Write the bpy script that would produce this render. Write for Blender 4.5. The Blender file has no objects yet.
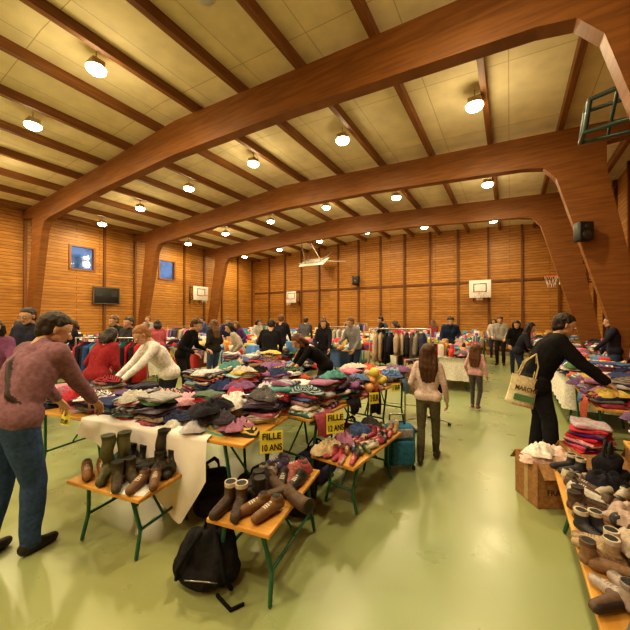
import bpy, math, random
import numpy as np
from mathutils import Vector, Matrix
R = random.Random(7)
sc = bpy.context.scene
COL = sc.collection
pi = math.pi

# ------------------------------------------------------------ materials
def newmat(name):
    m = bpy.data.materials.new(name); m.use_nodes = True
    nt = m.node_tree; b = nt.nodes['Principled BSDF']
    return m, nt, b
def N(nt, t, **k):
    n = nt.nodes.new(t)
    for a, v in k.items():
        if a in n.inputs.keys(): n.inputs[a].default_value = v
        else: setattr(n, a, v)
    return n
def attr_mat(name, rough, nscale=60, bump=0.3, var=0.25, sss=0, metal=0, spec=0.5, stretch=None):
    m, nt, b = newmat(name)
    a = N(nt, 'ShaderNodeAttribute', attribute_name='Col')
    tc = N(nt, 'ShaderNodeTexCoord')
    mp = N(nt, 'ShaderNodeMapping')
    if stretch: mp.inputs['Scale'].default_value = stretch
    nt.links.new(tc.outputs['Object'], mp.inputs['Vector'])
    no = N(nt, 'ShaderNodeTexNoise'); no.inputs['Scale'].default_value = nscale; no.inputs['Detail'].default_value = 4
    nt.links.new(mp.outputs[0], no.inputs['Vector'])
    mr = N(nt, 'ShaderNodeMapRange'); mr.inputs['To Min'].default_value = 1 - var; mr.inputs['To Max'].default_value = 1 + var
    mr.inputs['From Min'].default_value = .3; mr.inputs['From Max'].default_value = .7
    nt.links.new(no.outputs['Fac'], mr.inputs['Value'])
    mx = N(nt, 'ShaderNodeVectorMath', operation='SCALE')
    nt.links.new(a.outputs['Color'], mx.inputs[0]); nt.links.new(mr.outputs[0], mx.inputs['Scale'])
    nt.links.new(mx.outputs[0], b.inputs['Base Color'])
    b.inputs['Roughness'].default_value = rough; b.inputs['Metallic'].default_value = metal
    b.inputs['Specular IOR Level'].default_value = spec
    if sss: 
        b.inputs['Subsurface Weight'].default_value = sss; b.inputs['Subsurface Scale'].default_value = .02
    if bump:
        bp = N(nt, 'ShaderNodeBump'); bp.inputs['Strength'].default_value = bump; bp.inputs['Distance'].default_value = .01
        nt.links.new(no.outputs['Fac'], bp.inputs['Height']); nt.links.new(bp.outputs[0], b.inputs['Normal'])
    return m
CLOTH = attr_mat('cloth', .92, 35, .5, .22, spec=.2)
LINEN = attr_mat('linen', .9, 8, .1, .04, spec=.2)
HARD = attr_mat('hard', .42, 20, .08, .08)
METAL = attr_mat('metal', .3, 20, 0, .05, metal=1)
SKIN = attr_mat('skin', .55, 40, .08, .06, sss=.1)
HAIR = attr_mat('hair', .5, 30, .7, .35, stretch=(6, 6, .6))
FABB = attr_mat('leather', .55, 60, .3, .2)

def emis(name, c, s):
    m, nt, b = newmat(name)
    b.inputs['Base Color'].default_value = (*c, 1); b.inputs['Emission Color'].default_value = (*c, 1)
    b.inputs['Emission Strength'].default_value = s
    return m
LAMP = emis('lamp_glass', (1, .86, .55), 45)

def plank(name, axis, c1, c2, mort, bw=2.6, rh=.135, rough=.5, off=.37):
    m, nt, b = newmat(name)
    tc = N(nt, 'ShaderNodeTexCoord'); sp = N(nt, 'ShaderNodeSeparateXYZ'); cb = N(nt, 'ShaderNodeCombineXYZ')
    nt.links.new(tc.outputs['Object'], sp.inputs[0])
    nt.links.new(sp.outputs[axis], cb.inputs[0]); nt.links.new(sp.outputs[2], cb.inputs[1])
    br = N(nt, 'ShaderNodeTexBrick'); br.offset = off
    br.inputs['Color1'].default_value = (*c1, 1); br.inputs['Color2'].default_value = (*c2, 1); br.inputs['Mortar'].default_value = (*mort, 1)
    br.inputs['Scale'].default_value = 1; br.inputs['Brick Width'].default_value = bw; br.inputs['Row Height'].default_value = rh
    br.inputs['Mortar Size'].default_value = .010; br.inputs['Mortar Smooth'].default_value = .3
    nt.links.new(cb.outputs[0], br.inputs['Vector'])
    mp = N(nt, 'ShaderNodeMapping'); mp.inputs['Scale'].default_value = (1.2, 14, 1)
    nt.links.new(cb.outputs[0], mp.inputs['Vector'])
    no = N(nt, 'ShaderNodeTexNoise'); no.inputs['Scale'].default_value = 2; no.inputs['Detail'].default_value = 5
    nt.links.new(mp.outputs[0], no.inputs['Vector'])
    mr = N(nt, 'ShaderNodeMapRange'); mr.inputs['From Min'].default_value = .3; mr.inputs['From Max'].default_value = .7
    mr.inputs['To Min'].default_value = .7; mr.inputs['To Max'].default_value = 1.25
    nt.links.new(no.outputs['Fac'], mr.inputs['Value'])
    mx = N(nt, 'ShaderNodeVectorMath', operation='SCALE')
    nt.links.new(br.outputs['Color'], mx.inputs[0]); nt.links.new(mr.outputs[0], mx.inputs['Scale'])
    nt.links.new(mx.outputs[0], b.inputs['Base Color']); b.inputs['Roughness'].default_value = rough
    bp = N(nt, 'ShaderNodeBump'); bp.inputs['Strength'].default_value = .5; bp.inputs['Distance'].default_value = .01; bp.invert = True
    nt.links.new(br.outputs['Fac'], bp.inputs['Height']); nt.links.new(bp.outputs[0], b.inputs['Normal'])
    return m
W1, W2, WM = (.50, .238, .046), (.38, .170, .030), (.12, .045, .009)
WALLX = plank('wall_planks_x', 0, W1, W2, WM)
WALLY = plank('wall_planks_y', 1, W1, W2, WM)

def woodmat(name, c1, c2, sc_=(1, 1, 12), rough=.45, scale=1.5):
    m, nt, b = newmat(name)
    tc = N(nt, 'ShaderNodeTexCoord'); mp = N(nt, 'ShaderNodeMapping'); mp.inputs['Scale'].default_value = sc_
    nt.links.new(tc.outputs['Object'], mp.inputs['Vector'])
    no = N(nt, 'ShaderNodeTexNoise'); no.inputs['Scale'].default_value = scale; no.inputs['Detail'].default_value = 6
    nt.links.new(mp.outputs[0], no.inputs['Vector'])
    cr = N(nt, 'ShaderNodeValToRGB'); cr.color_ramp.elements[0].color = (*c1, 1); cr.color_ramp.elements[1].color = (*c2, 1)
    cr.color_ramp.elements[0].position = .35; cr.color_ramp.elements[1].position = .68
    nt.links.new(no.outputs['Fac'], cr.inputs[0]); nt.links.new(cr.outputs[0], b.inputs['Base Color'])
    b.inputs['Roughness'].default_value = rough
    return m
GLULAM = woodmat('glulam', (.19, .072, .014), (.29, .118, .024), rough=.55)
POSTW = woodmat('post_wood', (.13, .048, .010), (.2, .078, .016), (12, 12, 1), rough=.55)
PURLIN = woodmat('purlin_wood', (.17, .065, .014), (.26, .107, .025), (12, 1, 12), rough=.55)
TABLEW = woodmat('table_wood', (.52, .26, .05), (.70, .40, .10), (2, 14, 2))

FLOOR, nt, b = newmat('floor_sports')
tc = N(nt, 'ShaderNodeTexCoord'); no = N(nt, 'ShaderNodeTexNoise'); no.inputs['Scale'].default_value = .45; no.inputs['Detail'].default_value = 5
nt.links.new(tc.outputs['Object'], no.inputs['Vector'])
cr = N(nt, 'ShaderNodeValToRGB'); cr.color_ramp.elements[0].color = (.265, .335, .175, 1); cr.color_ramp.elements[1].color = (.325, .355, .155, 1)
cr.color_ramp.elements[0].position = .35; cr.color_ramp.elements[1].position = .65
nt.links.new(no.outputs['Fac'], cr.inputs[0]); nt.links.new(cr.outputs[0], b.inputs['Base Color'])
n2 = N(nt, 'ShaderNodeTexNoise'); n2.inputs['Scale'].default_value = 3; n2.inputs['Detail'].default_value = 8
nt.links.new(tc.outputs['Object'], n2.inputs['Vector'])
mr = N(nt, 'ShaderNodeMapRange'); mr.inputs['To Min'].default_value = .2; mr.inputs['To Max'].default_value = .4
nt.links.new(n2.outputs['Fac'], mr.inputs['Value']); nt.links.new(mr.outputs[0], b.inputs['Roughness'])
b.inputs['Specular IOR Level'].default_value = .55

CEIL, nt, b = newmat('ceiling_panels')
tc = N(nt, 'ShaderNodeTexCoord')
br = N(nt, 'ShaderNodeTexBrick'); br.offset = 0
br.inputs['Color1'].default_value = (.80, .70, .44, 1); br.inputs['Color2'].default_value = (.73, .63, .39, 1); br.inputs['Mortar'].default_value = (.52, .41, .22, 1)
br.inputs['Scale'].default_value = 1; br.inputs['Brick Width'].default_value = 1.4615; br.inputs['Row Height'].default_value = 2.25; br.inputs['Mortar Size'].default_value = .008
nt.links.new(tc.outputs['Object'], br.inputs['Vector'])
no = N(nt, 'ShaderNodeTexNoise'); no.inputs['Scale'].default_value = 2.5; no.inputs['Detail'].default_value = 6
nt.links.new(tc.outputs['Object'], no.inputs['Vector'])
mr = N(nt, 'ShaderNodeMapRange'); mr.inputs['From Min'].default_value = .3; mr.inputs['From Max'].default_value = .7; mr.inputs['To Min'].default_value = .9; mr.inputs['To Max'].default_value = 1.08
nt.links.new(no.outputs['Fac'], mr.inputs['Value'])
mx = N(nt, 'ShaderNodeVectorMath', operation='SCALE'); nt.links.new(br.outputs['Color'], mx.inputs[0]); nt.links.new(mr.outputs[0], mx.inputs['Scale'])
nt.links.new(mx.outputs[0], b.inputs['Base Color']); b.inputs['Roughness'].default_value = .8

GLASS, nt, b = newmat('window_glass')
out = nt.nodes['Material Output']; tr = N(nt, 'ShaderNodeBsdfTransparent'); gl = N(nt, 'ShaderNodeBsdfGlossy'); gl.inputs['Roughness'].default_value = .05
mxs = N(nt, 'ShaderNodeMixShader'); mxs.inputs[0].default_value = .08
nt.links.new(tr.outputs[0], mxs.inputs[1]); nt.links.new(gl.outputs[0], mxs.inputs[2]); nt.links.new(mxs.outputs[0], out.inputs['Surface'])

# ------------------------------------------------------------ mesh builder
class MB:
    def __init__(s): s.V = []; s.F = []; s.C = []; s.M = []; s.n = 0; s.S = []
    def add(s, V, F, col, mat=CLOTH, T=None, smooth=True):
        V = np.asarray(V, float)
        if T is not None:
            T = np.array(T); V = V @ T[:3, :3].T + T[:3, 3]
        o = s.n; s.V.append(V); s.n += len(V)
        s.F += [[i + o for i in f] for f in F]
        c = np.asarray(col, float)
        if c.ndim == 1: c = np.tile(c[:3], (len(F), 1))
        s.C.append(c); s.M += [mat] * len(F); s.S += [smooth] * len(F)
        return s
    def mesh(s, name):
        me = bpy.data.meshes.new(name)
        me.from_pydata(np.concatenate(s.V).tolist(), [], s.F)
        mats = []
        for m in s.M:
            if m not in mats: mats.append(m)
        for m in mats: me.materials.append(m)
        ix = {m: i for i, m in enumerate(mats)}
        me.polygons.foreach_set('material_index', [ix[m] for m in s.M])
        me.polygons.foreach_set('use_smooth', s.S)
        C = np.concatenate(s.C); L = [len(f) for f in s.F]
        C = np.repeat(C, L, axis=0); C = np.hstack([C, np.ones((len(C), 1))])
        a = me.color_attributes.new('Col', 'FLOAT_COLOR', 'CORNER')
        a.data.foreach_set('color', C.ravel().astype(np.float32))
        me.update()
        return me
    def obj(s, name, loc=(0, 0, 0), rz=0, parent=None):
        return place(s.mesh(name), name, loc, rz, parent)
def place(me, name, loc=(0, 0, 0), rz=0, parent=None):
    o = bpy.data.objects.new(name, me); COL.objects.link(o)
    o.location = loc; o.rotation_euler = (0, 0, rz)
    if parent: o.parent = parent
    return o
def TR(x=0, y=0, z=0, rz=0, rx=0, ry=0, s=1):
    return Matrix.Translation((x, y, z)) @ Matrix.Rotation(rz, 4, 'Z') @ Matrix.Rotation(ry, 4, 'Y') @ Matrix.Rotation(rx, 4, 'X') @ Matrix.Scale(s, 4)

def box(x0, x1, y0, y1, z0, z1):
    V = [(x, y, z) for x in (x0, x1) for y in (y0, y1) for z in (z0, z1)]
    F = [(0, 1, 3, 2), (4, 6, 7, 5), (0, 4, 5, 1), (2, 3, 7, 6), (0, 2, 6, 4), (1, 5, 7, 3)]
    return V, F
def rbox(sx, sy, sz, r=.02, n=3, seg=None):
    zs = []; ins = []
    for i in range(n + 1):
        a = pi / 2 * i / n; zs.append(r * (1 - math.cos(a))); ins.append(r * (1 - math.sin(a)))
    prof = [(z, i_) for z, i_ in zip(zs, ins)] + [(sz - z, i_) for z, i_ in reversed(list(zip(zs, ins)))]
    V = []; F = []
    K = 4 * (n + 1)
    for z, inn in prof:
        rr = max(r - inn, .0005)
        for q, (cx, cy) in enumerate([(1, 1), (-1, 1), (-1, -1), (1, -1)]):
            for i in range(n + 1):
                a = pi / 2 * (q + i / n)
                V.append((cx * (sx / 2 - r) + rr * math.cos(a), cy * (sy / 2 - r) + rr * math.sin(a), z))
    for j in range(len(prof) - 1):
        for i in range(K):
            F.append((j * K + i, j * K + (i + 1) % K, (j + 1) * K + (i + 1) % K, (j + 1) * K + i))
    F.append(tuple(range(K - 1, -1, -1))); F.append(tuple((len(prof) - 1) * K + i for i in range(K)))
    return V, F
def capsule(p0, r0, p1, r1, n=12, m=4):
    p0 = np.array(p0, float); p1 = np.array(p1, float); a = p1 - p0; L = np.linalg.norm(a)
    a = a / L if L > 1e-6 else np.array([0, 0, 1.])
    h = np.array([1., 0, 0]) if abs(a[0]) < .8 else np.array([0, 1., 0])
    u = np.cross(a, h); u /= np.linalg.norm(u); v = np.cross(a, u)
    V = [p0 - a * r0]; rings = []
    for i in range(1, m + 1): rings.append((p0, r0, -pi / 2 + pi / 2 * i / m))
    for i in range(0, m): rings.append((p1, r1, pi / 2 * i / m))
    for p, r, t in rings:
        for k in range(n):
            q = 2 * pi * k / n
            V.append(p + a * r * math.sin(t) + r * math.cos(t) * (u * math.cos(q) + v * math.sin(q)))
    V.append(p1 + a * r1); e = len(V) - 1; F = []
    for k in range(n): F.append((0, 1 + (k + 1) % n, 1 + k))
    for j in range(len(rings) - 1):
        for k in range(n):
            F.append((1 + j * n + k, 1 + j * n + (k + 1) % n, 1 + (j + 1) * n + (k + 1) % n, 1 + (j + 1) * n + k))
    o = 1 + (len(rings) - 1) * n
    for k in range(n): F.append((o + k, o + (k + 1) % n, e))
    return np.array(V), F
def cyl(p0, p1, r0, r1=None, n=10):
    if r1 is None: r1 = r0
    p0 = np.array(p0, float); p1 = np.array(p1, float); a = p1 - p0; a /= np.linalg.norm(a)
    h = np.array([1., 0, 0]) if abs(a[0]) < .8 else np.array([0, 1., 0])
    u = np.cross(a, h); u /= np.linalg.norm(u); v = np.cross(a, u)
    V = []; 
    for p, r in ((p0, r0), (p1, r1)):
        for k in range(n):
            q = 2 * pi * k / n; V.append(p + r * (u * math.cos(q) + v * math.sin(q)))
    F = [(k, (k + 1) % n, n + (k + 1) % n, n + k) for k in range(n)]
    F += [tuple(range(n - 1, -1, -1)), tuple(range(n, 2 * n))]
    return np.array(V), F
def tube(mb, pts, r, col, mat=METAL, n=8):
    for a, b in zip(pts[:-1], pts[1:]):
        V, F = capsule(a, r, b, r, n, 2); mb.add(V, F, col, mat)
def nz(V, k, seed):
    rs = np.random.RandomState(seed); o = np.zeros(len(V))
    for i in range(5):
        d = rs.randn(3); d /= np.linalg.norm(d)
        o += np.sin(V @ d * k * (1 + .6 * i) + rs.rand() * 6.28) / (1 + .5 * i)
    return o / 2.2
def remesh(V, F, vox, sm=3):
    me = bpy.data.meshes.new('t'); me.from_pydata(np.asarray(V).tolist(), [], F)
    ob = bpy.data.objects.new('t', me); COL.objects.link(ob)
    m = ob.modifiers.new('r', 'REMESH'); m.mode = 'VOXEL'; m.voxel_size = vox
    if sm:
        m = ob.modifiers.new('s', 'SMOOTH'); m.factor = .5; m.iterations = sm
    dg = bpy.context.evaluated_depsgraph_get(); ev = ob.evaluated_get(dg); em = ev.to_mesh()
    n = len(em.vertices); co = np.zeros(n * 3); em.vertices.foreach_get('co', co)
    F2 = [list(p.vertices) for p in em.polygons]
    ev.to_mesh_clear(); bpy.data.objects.remove(ob); bpy.data.meshes.remove(me)
    return co.reshape(-1, 3), F2
def union(prims, vox, sm=3, wr=0, k=20):
    Vs = []; Fs = []; o = 0
    for p in prims:
        V, F = capsule(p[0], p[1], p[2], p[3], 14, 5); Vs.append(V); Fs += [[i + o for i in f] for f in F]; o += len(V)
    V, F = remesh(np.concatenate(Vs), Fs, vox, sm)
    cen = np.array([V[f].mean(0) for f in F])
    best = np.full(len(F), 1e9); idx = np.zeros(len(F), int)
    for i, p in enumerate(prims):
        a = np.array(p[0], float); b_ = np.array(p[2], float); ab = b_ - a; L = ab @ ab
        t = np.clip(((cen - a) @ ab) / max(L, 1e-9), 0, 1)
        d = np.linalg.norm(cen - (a + t[:, None] * ab), axis=1) - (p[1] + (p[3] - p[1]) * t)
        w = d < best; best[w] = d[w]; idx[w] = i
    if wr:
        V = V + np.stack([nz(V, k, 1), nz(V, k, 2), nz(V, k, 3)], 1) * wr
    return V, F, idx, cen
def addu(mb, prims, V, F, idx, T=None):
    cols = np.array([p[4] for p in prims]); mats = [p[5] for p in prims]
    k = len(mb.M); mb.add(V, F, cols[idx], CLOTH, T)
    mb.M[k:] = [mats[i] for i in idx]

# ------------------------------------------------------------ room shell
XL, XR, YB, YF, RX = -17.0, 3.0, 18.9, -7.0, -7.0
def ceilz(x): return 6.75 - .055 * abs(x - RX)
def simple(name, parts, mat, smooth=False):
    mb = MB()
    for V, F in parts: mb.add(V, F, (.5, .5, .5), mat, None, smooth)
    return mb.obj(name)
simple('floor', [box(XL - .2, XR + .2, YF - .2, YB + .2, -.1, 0)], FLOOR)
V = []; 
for y in (YF - .2, YB + .2):
    for x in (XL - .2, RX, XR + .2): V += [(x, y, ceilz(x)), (x, y, ceilz(x) + .15)]
F = [(0, 6, 8, 2), (2, 8, 10, 4), (1, 3, 9, 7), (3, 5, 11, 9), (0, 2, 3, 1), (2, 4, 5, 3), (6, 7, 9, 8), (8, 9, 11, 10), (0, 1, 7, 6), (4, 10, 11, 5)]
simple('ceiling', [(V, F)], CEIL)
wins = [(6.6, 7.55, 3.95, 5.0), (10.9, 11.85, 3.95, 5.0)]
parts = []
y = YF; zt = ceilz(XL)
for (a, b_, z0, z1) in wins:
    parts += [box(XL - .2, XL, y, a, 0, zt), box(XL - .2, XL, a, b_, 0, z0), box(XL - .2, XL, a, b_, z1, zt)]; y = b_
parts.append(box(XL - .2, XL, y, YB, 0, zt))
simple('wall_left', parts, WALLY)
simple('wall_right', [box(XR, XR + .2, YF, YB, 0, ceilz(XR))], WALLY)
def gable(y0, y1):
    P = [(XL - .2, 0), (XR + .2, 0), (XR + .2, ceilz(XR + .2)), (RX, ceilz(RX)), (XL - .2, ceilz(XL - .2))]
    V = [(x, y0, z) for x, z in P] + [(x, y1, z) for x, z in P]
    F = [(0, 1, 2, 3, 4), (9, 8, 7, 6, 5)] + [(i, i + 5, (i + 1) % 5 + 5, (i + 1) % 5) for i in range(5)]
    return V, F
simple('wall_back', [gable(YB, YB + .2)], WALLX)
simple('wall_front', [gable(YF - .2, YF)], WALLX)
for i, (a, b_, z0, z1) in enumerate(wins):
    mb = MB(); c = (.25, .1, .03)
    for q in (box(XL - .05, XL + .04, a - .07, b_ + .07, z1 - .02, z1 + .06), box(XL - .05, XL + .04, a - .07, b_ + .07, z0 - .06, z0 + .02),
              box(XL - .05, XL + .04, a - .07, a + .02, z0, z1), box(XL - .05, XL + .04, b_ - .02, b_ + .07, z0, z1)):
        mb.add(*q, c, HARD, None, False)
    mb.add(*box(XL - .1, XL - .09, a, b_, z0, z1), (1, 1, 1), GLASS, None, False)
    mb.obj('window_%d' % (i + 1))
mb = MB(); mbl = MB(); mbr = MB()
x = XL + 1.46
while x < XR - .3:
    mb.add(*box(x - .05, x + .05, YB - .1, YB, 0, ceilz(x)), (1, 1, 1), POSTW, None, False); x += 1.46
mb.add(*box(XL, XR, YB - .05, YB, 3.55, 3.67), (1, 1, 1), POSTW, None, False)
mb.obj('trim_back')
y = YF + 1.5
while y < YB:
    ok = all(not (a - .15 < y < b_ + .15) for a, b_, _, _ in wins)
    if ok: mbl.add(*box(XL, XL + .1, y - .05, y + .05, 0, ceilz(XL)), (1, 1, 1), POSTW, None, False)
    mbr.add(*box(XR - .1, XR, y - .05, y + .05, 0, ceilz(XR)), (1, 1, 1), POSTW, None, False); y += 1.5
mbl.obj('trim_left'); mbr.obj('trim_right')
mb = MB()
mb.add(*box(XL, XR, YB - .12, YB - .1, 0, .15), (.1, .04, .02), HARD, None, False)
mb.obj('baseboard_back')

def frame_poly():
    h = [(0, 5.72), (3.5, 5.62), (7.3, 5.38), (7.7, 5.3), (7.95, 5.0), (9.3, 0), (9.75, 0), (8.85, 5.0), (8.85, 5.62), (9.9, 5.72), (9.95, 6.75 - .055 * 9.95 - .2)]
    right = [(RX + s, z) for s, z in h]; left = [(RX - s, z) for s, z in h]
    return right + [(RX, 6.55)] + left[::-1][:-1]
P = frame_poly()
for yf in (-4.0, .5, 5.0, 9.5, 14.0):
    n = len(P); w = .12
    V = [(x, yf - w, z) for x, z in P] + [(x, yf + w, z) for x, z in P]
    F = [tuple(range(n)), tuple(range(2 * n - 1, n - 1, -1))] + [(i, i + n, (i + 1) % n + n, (i + 1) % n) for i in range(n)]
    simple('glulam_frame', [(V, F)], GLULAM)
mb = MB()
for k in range(14):
    x = XL + .5 + k * 1.4615
    z = ceilz(x); mb.add(*box(x - .055, x + .055, YF, YB, z - .2, z + .01), (1, 1, 1), PURLIN, None, False)
mb.obj('roof_purlins')

# ------------------------------------------------------------ lamps (shallow downlights)
def lamp_mesh(on):
    mb = MB()
    V, F = rbox(.24, .22, .1, .02); mb.add(V, F, (.55, .46, .3), HARD, TR(0, 0, .04))
    mb.add(*cyl((0, 0, .12), (0, 0, .32), .012), (.5, .4, .25), HARD)
    n = 20; V = []; F = []
    prof = [(.1, .05), (.165, .03), (.175, .0), (.16, -.005)]
    for r, z in prof:
        for k in range(n): V.append((r * math.cos(2 * pi * k / n), r * math.sin(2 * pi * k / n), z))
    for j in range(len(prof) - 1):
        for k in range(n): F.append((j * n + k, j * n + (k + 1) % n, (j + 1) * n + (k + 1) % n, (j + 1) * n + k))
    mb.add(V, F, (.7, .6, .42), HARD)
    V = []; F = []
    for r, z in [(.165, .0), (.16, -.04), (.125, -.075), (.07, -.095), (.02, -.1)]:
        for k in range(n): V.append((r * math.cos(2 * pi * k / n), r * math.sin(2 * pi * k / n), z))
    for j in range(4):
        for k in range(n): F.append((j * n + k, j * n + (k + 1) % n, (j + 1) * n + (k + 1) % n, (j + 1) * n + k))
    F.append(tuple(range(4 * n, 5 * n)))
    mb.add(V, F, (.5, .5, .45), LAMP if on else HARD)
    return mb.mesh('high_bay_lamp')
LM, LMoff = lamp_mesh(True), lamp_mesh(False)
LX = [-15.6, -12.6, -9.6, -6.6, -3.6, -.6]
for y in (-5.5, -1.5, 2.95, 7.25, 11.75, 16.3):
    for x in LX:
        off = (y == 2.95 and x == -3.6)
        z = ceilz(x) - .35
        place(LMoff if off else LM, 'high_bay_lamp', (x, y, z))
        if off: continue
        L = bpy.data.lights.new('lamp_light', 'AREA'); L.shape = 'DISK'; L.size = .3; L.energy = 86; L.color = (1, .80, .49)
        o = bpy.data.objects.new('lamp_light', L); o.location = (x, y, z - .13); COL.objects.link(o)
        if (x in (-12.6, -6.6, -.6)):
            L = bpy.data.lights.new('lamp_spill', 'POINT'); L.shadow_soft_size = .25; L.energy = 30; L.color = (1, .78, .46)
            o = bpy.data.objects.new('lamp_spill', L); o.location = (x, y, z - .6); COL.objects.link(o)

# ------------------------------------------------------------ garments
PAL = [(.02, .02, .03), (.02, .025, .06), (.04, .06, .16), (.08, .13, .3), (.12, .22, .42), (.35, .06, .1), (.5, .05, .07), (.55, .2, .3), (.62, .35, .42),
       (.25, .12, .28), (.16, .1, .22), (.7, .68, .64), (.62, .6, .55), (.3, .3, .31), (.13, .13, .14), (.05, .05, .055), (.42, .33, .22), (.2, .12, .08),
       (.1, .28, .28), (.3, .45, .5), (.6, .45, .12), (.1, .2, .1), (.6, .14, .08), (.75, .72, .7), (.38, .18, .3), (.22, .2, .3), (.5, .5, .56), (.05, .05, .1), (.1, .08, .14)]
def rc(r=R): 
    c = r.choice(PAL); k = r.uniform(.75, 1.2); return tuple(min(.85, v * k) for v in c)
def fold_g(mb, w, d, h, T, r=R, col=None):
    nL = r.choice([2, 2, 3]); pts = [(-d / 2, .002), (0, 0), (d / 2 - .006, .002)]
    for k in range(nL):
        z0 = k * h / nL; dz = h / nL; o = r.uniform(-.008, .006)
        pts += [(d / 2 + .004 + o, z0 + .25 * dz), (d / 2 + .008 + o, z0 + .6 * dz), (d / 2 - .008 + o, z0 + .97 * dz)]
    top = [(d / 2 - .03, h), (d / 3, h * 1.04), (d / 5, h * 1.05), (d / 14, h * 1.03), (-d / 14, h * 1.02), (-d / 5, h * 1.02), (-d / 3, h)]
    pts += top + [(-d / 2 + .01, h * .95), (-d / 2 - .006, h * .5)]
    K = len(pts); S = 9; V = []; ph = [r.uniform(0, 6.3) for _ in range(4)]; am = r.uniform(.1, .3)
    for i in range(S):
        t = -1 + 2 * i / (S - 1); x = t * w / 2
        for (y, z) in pts:
            zz = z * (1 - .35 * abs(t) ** 8) + (am * h * math.sin(x * 23 + y * 17 + ph[0]) + .1 * h * math.sin(y * 41 + ph[1] - x * 12)) * (z / h) 
            V.append((x + .012 * math.sin(y * 30 + ph[2]), y * (1 - .05 * abs(t) ** 6) + .011 * math.sin(x * 25 + ph[3] + z * 80), max(zz, 0)))
    c = col or rc(r); c2 = rc(r); mode = r.random(); F = []; C = []
    for i in range(S - 1):
        for j in range(K):
            F.append((i * K + j, (i + 1) * K + j, (i + 1) * K + (j + 1) % K, i * K + (j + 1) % K))
            cc = c
            if mode < .14 and j % 2 == 0: cc = c2
            elif mode < .22 and i in (3,) and j > 3 + 3 * nL: cc = c2
            elif mode < .26 and i % 2: cc = c2
            C.append(cc)
    F += [tuple(range(K)), tuple(range((S - 1) * K + K - 1, (S - 1) * K - 1, -1))]; C += [c, c]
    mb.add(V, F, C, CLOTH, T)
def crumple(mb, rx, ry, h, T, r=R, col=None, fine=1, mat=CLOTH):
    nr = int(7 * fine) + 2; ns = int(22 * fine); ph = [r.uniform(0, 6.3) for _ in range(8)]; V = []; C = []
    sq = r.uniform(0, .35); fq = r.uniform(.8, 1.3)
    for i in range(nr + 1):
        q = i / nr
        for k in range(ns):
            a = 2 * pi * k / ns
            rr = q * (1 + .22 * math.sin(2 * a + ph[0]) + .15 * math.sin(3 * a + ph[1]) + .1 * math.sin(7 * a + ph[2]) + sq * abs(math.sin(2 * a)) ** 2)
            x = rx * rr * math.cos(a); y = ry * rr * math.sin(a)
            wv = abs(math.sin(fq * x * 24 + 6 * math.sin(y * 13 + ph[3]) + ph[4])) * .55 + abs(math.sin(fq * y * 30 + 5 * math.sin(x * 16 + ph[5]) + ph[6])) * .45
            z = h * (1 - q ** 3.2) * (.3 + .8 * wv) + .006 + .008 * math.sin(5 * a + ph[7])
            if i == nr: z = .001
            V.append((x, y, z))
    F = []
    for i in range(nr):
        for k in range(ns): F.append((i * ns + k, (i) * ns + (k + 1) % ns, (i + 1) * ns + (k + 1) % ns, (i + 1) * ns + k))
    V = np.array(V); F = [f[::-1] for f in F]
    c = np.array(col or rc(r)); C = np.tile(c, (len(F), 1))
    if col is None and r.random() < .2: C[[i for i in range(len(F)) if (i // ns) % 2]] = rc(r)
    mb.add(V, F, C, mat, T)
def drape(mb, x, y0, w, drop, T, r, col=None, thick=.02, back=.18):
    """garment lying on a table and falling over its -y edge at y0 ; z=0 is the top"""
    nx = 9; prof = [(y0 + back, .012), (y0 + back * .5, thick), (y0 + .03, thick), (y0 - .006, thick * .7), (y0 - .022, -.02), (y0 - .03, -drop * .35), (y0 - .034, -drop * .7), (y0 - .03, -drop)]
    V = []; F = []; ph = r.uniform(0, 6)
    for j, (y, z) in enumerate(prof):
        for i in range(nx):
            t = -1 + 2 * i / (nx - 1); V.append((x + t * w / 2 * (1 + .05 * math.sin(j + ph)), y - .012 * math.sin(t * 7 + ph) * (j / 7), z + (.03 * math.sin(t * 3 + ph) if j == 7 else 0)))
    for j in range(len(prof) - 1):
        for i in range(nx - 1): F.append((j * nx + i, (j + 1) * nx + i, (j + 1) * nx + i + 1, j * nx + i + 1))
    mb.add(V, F, col or rc(r), CLOTH, T)
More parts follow.
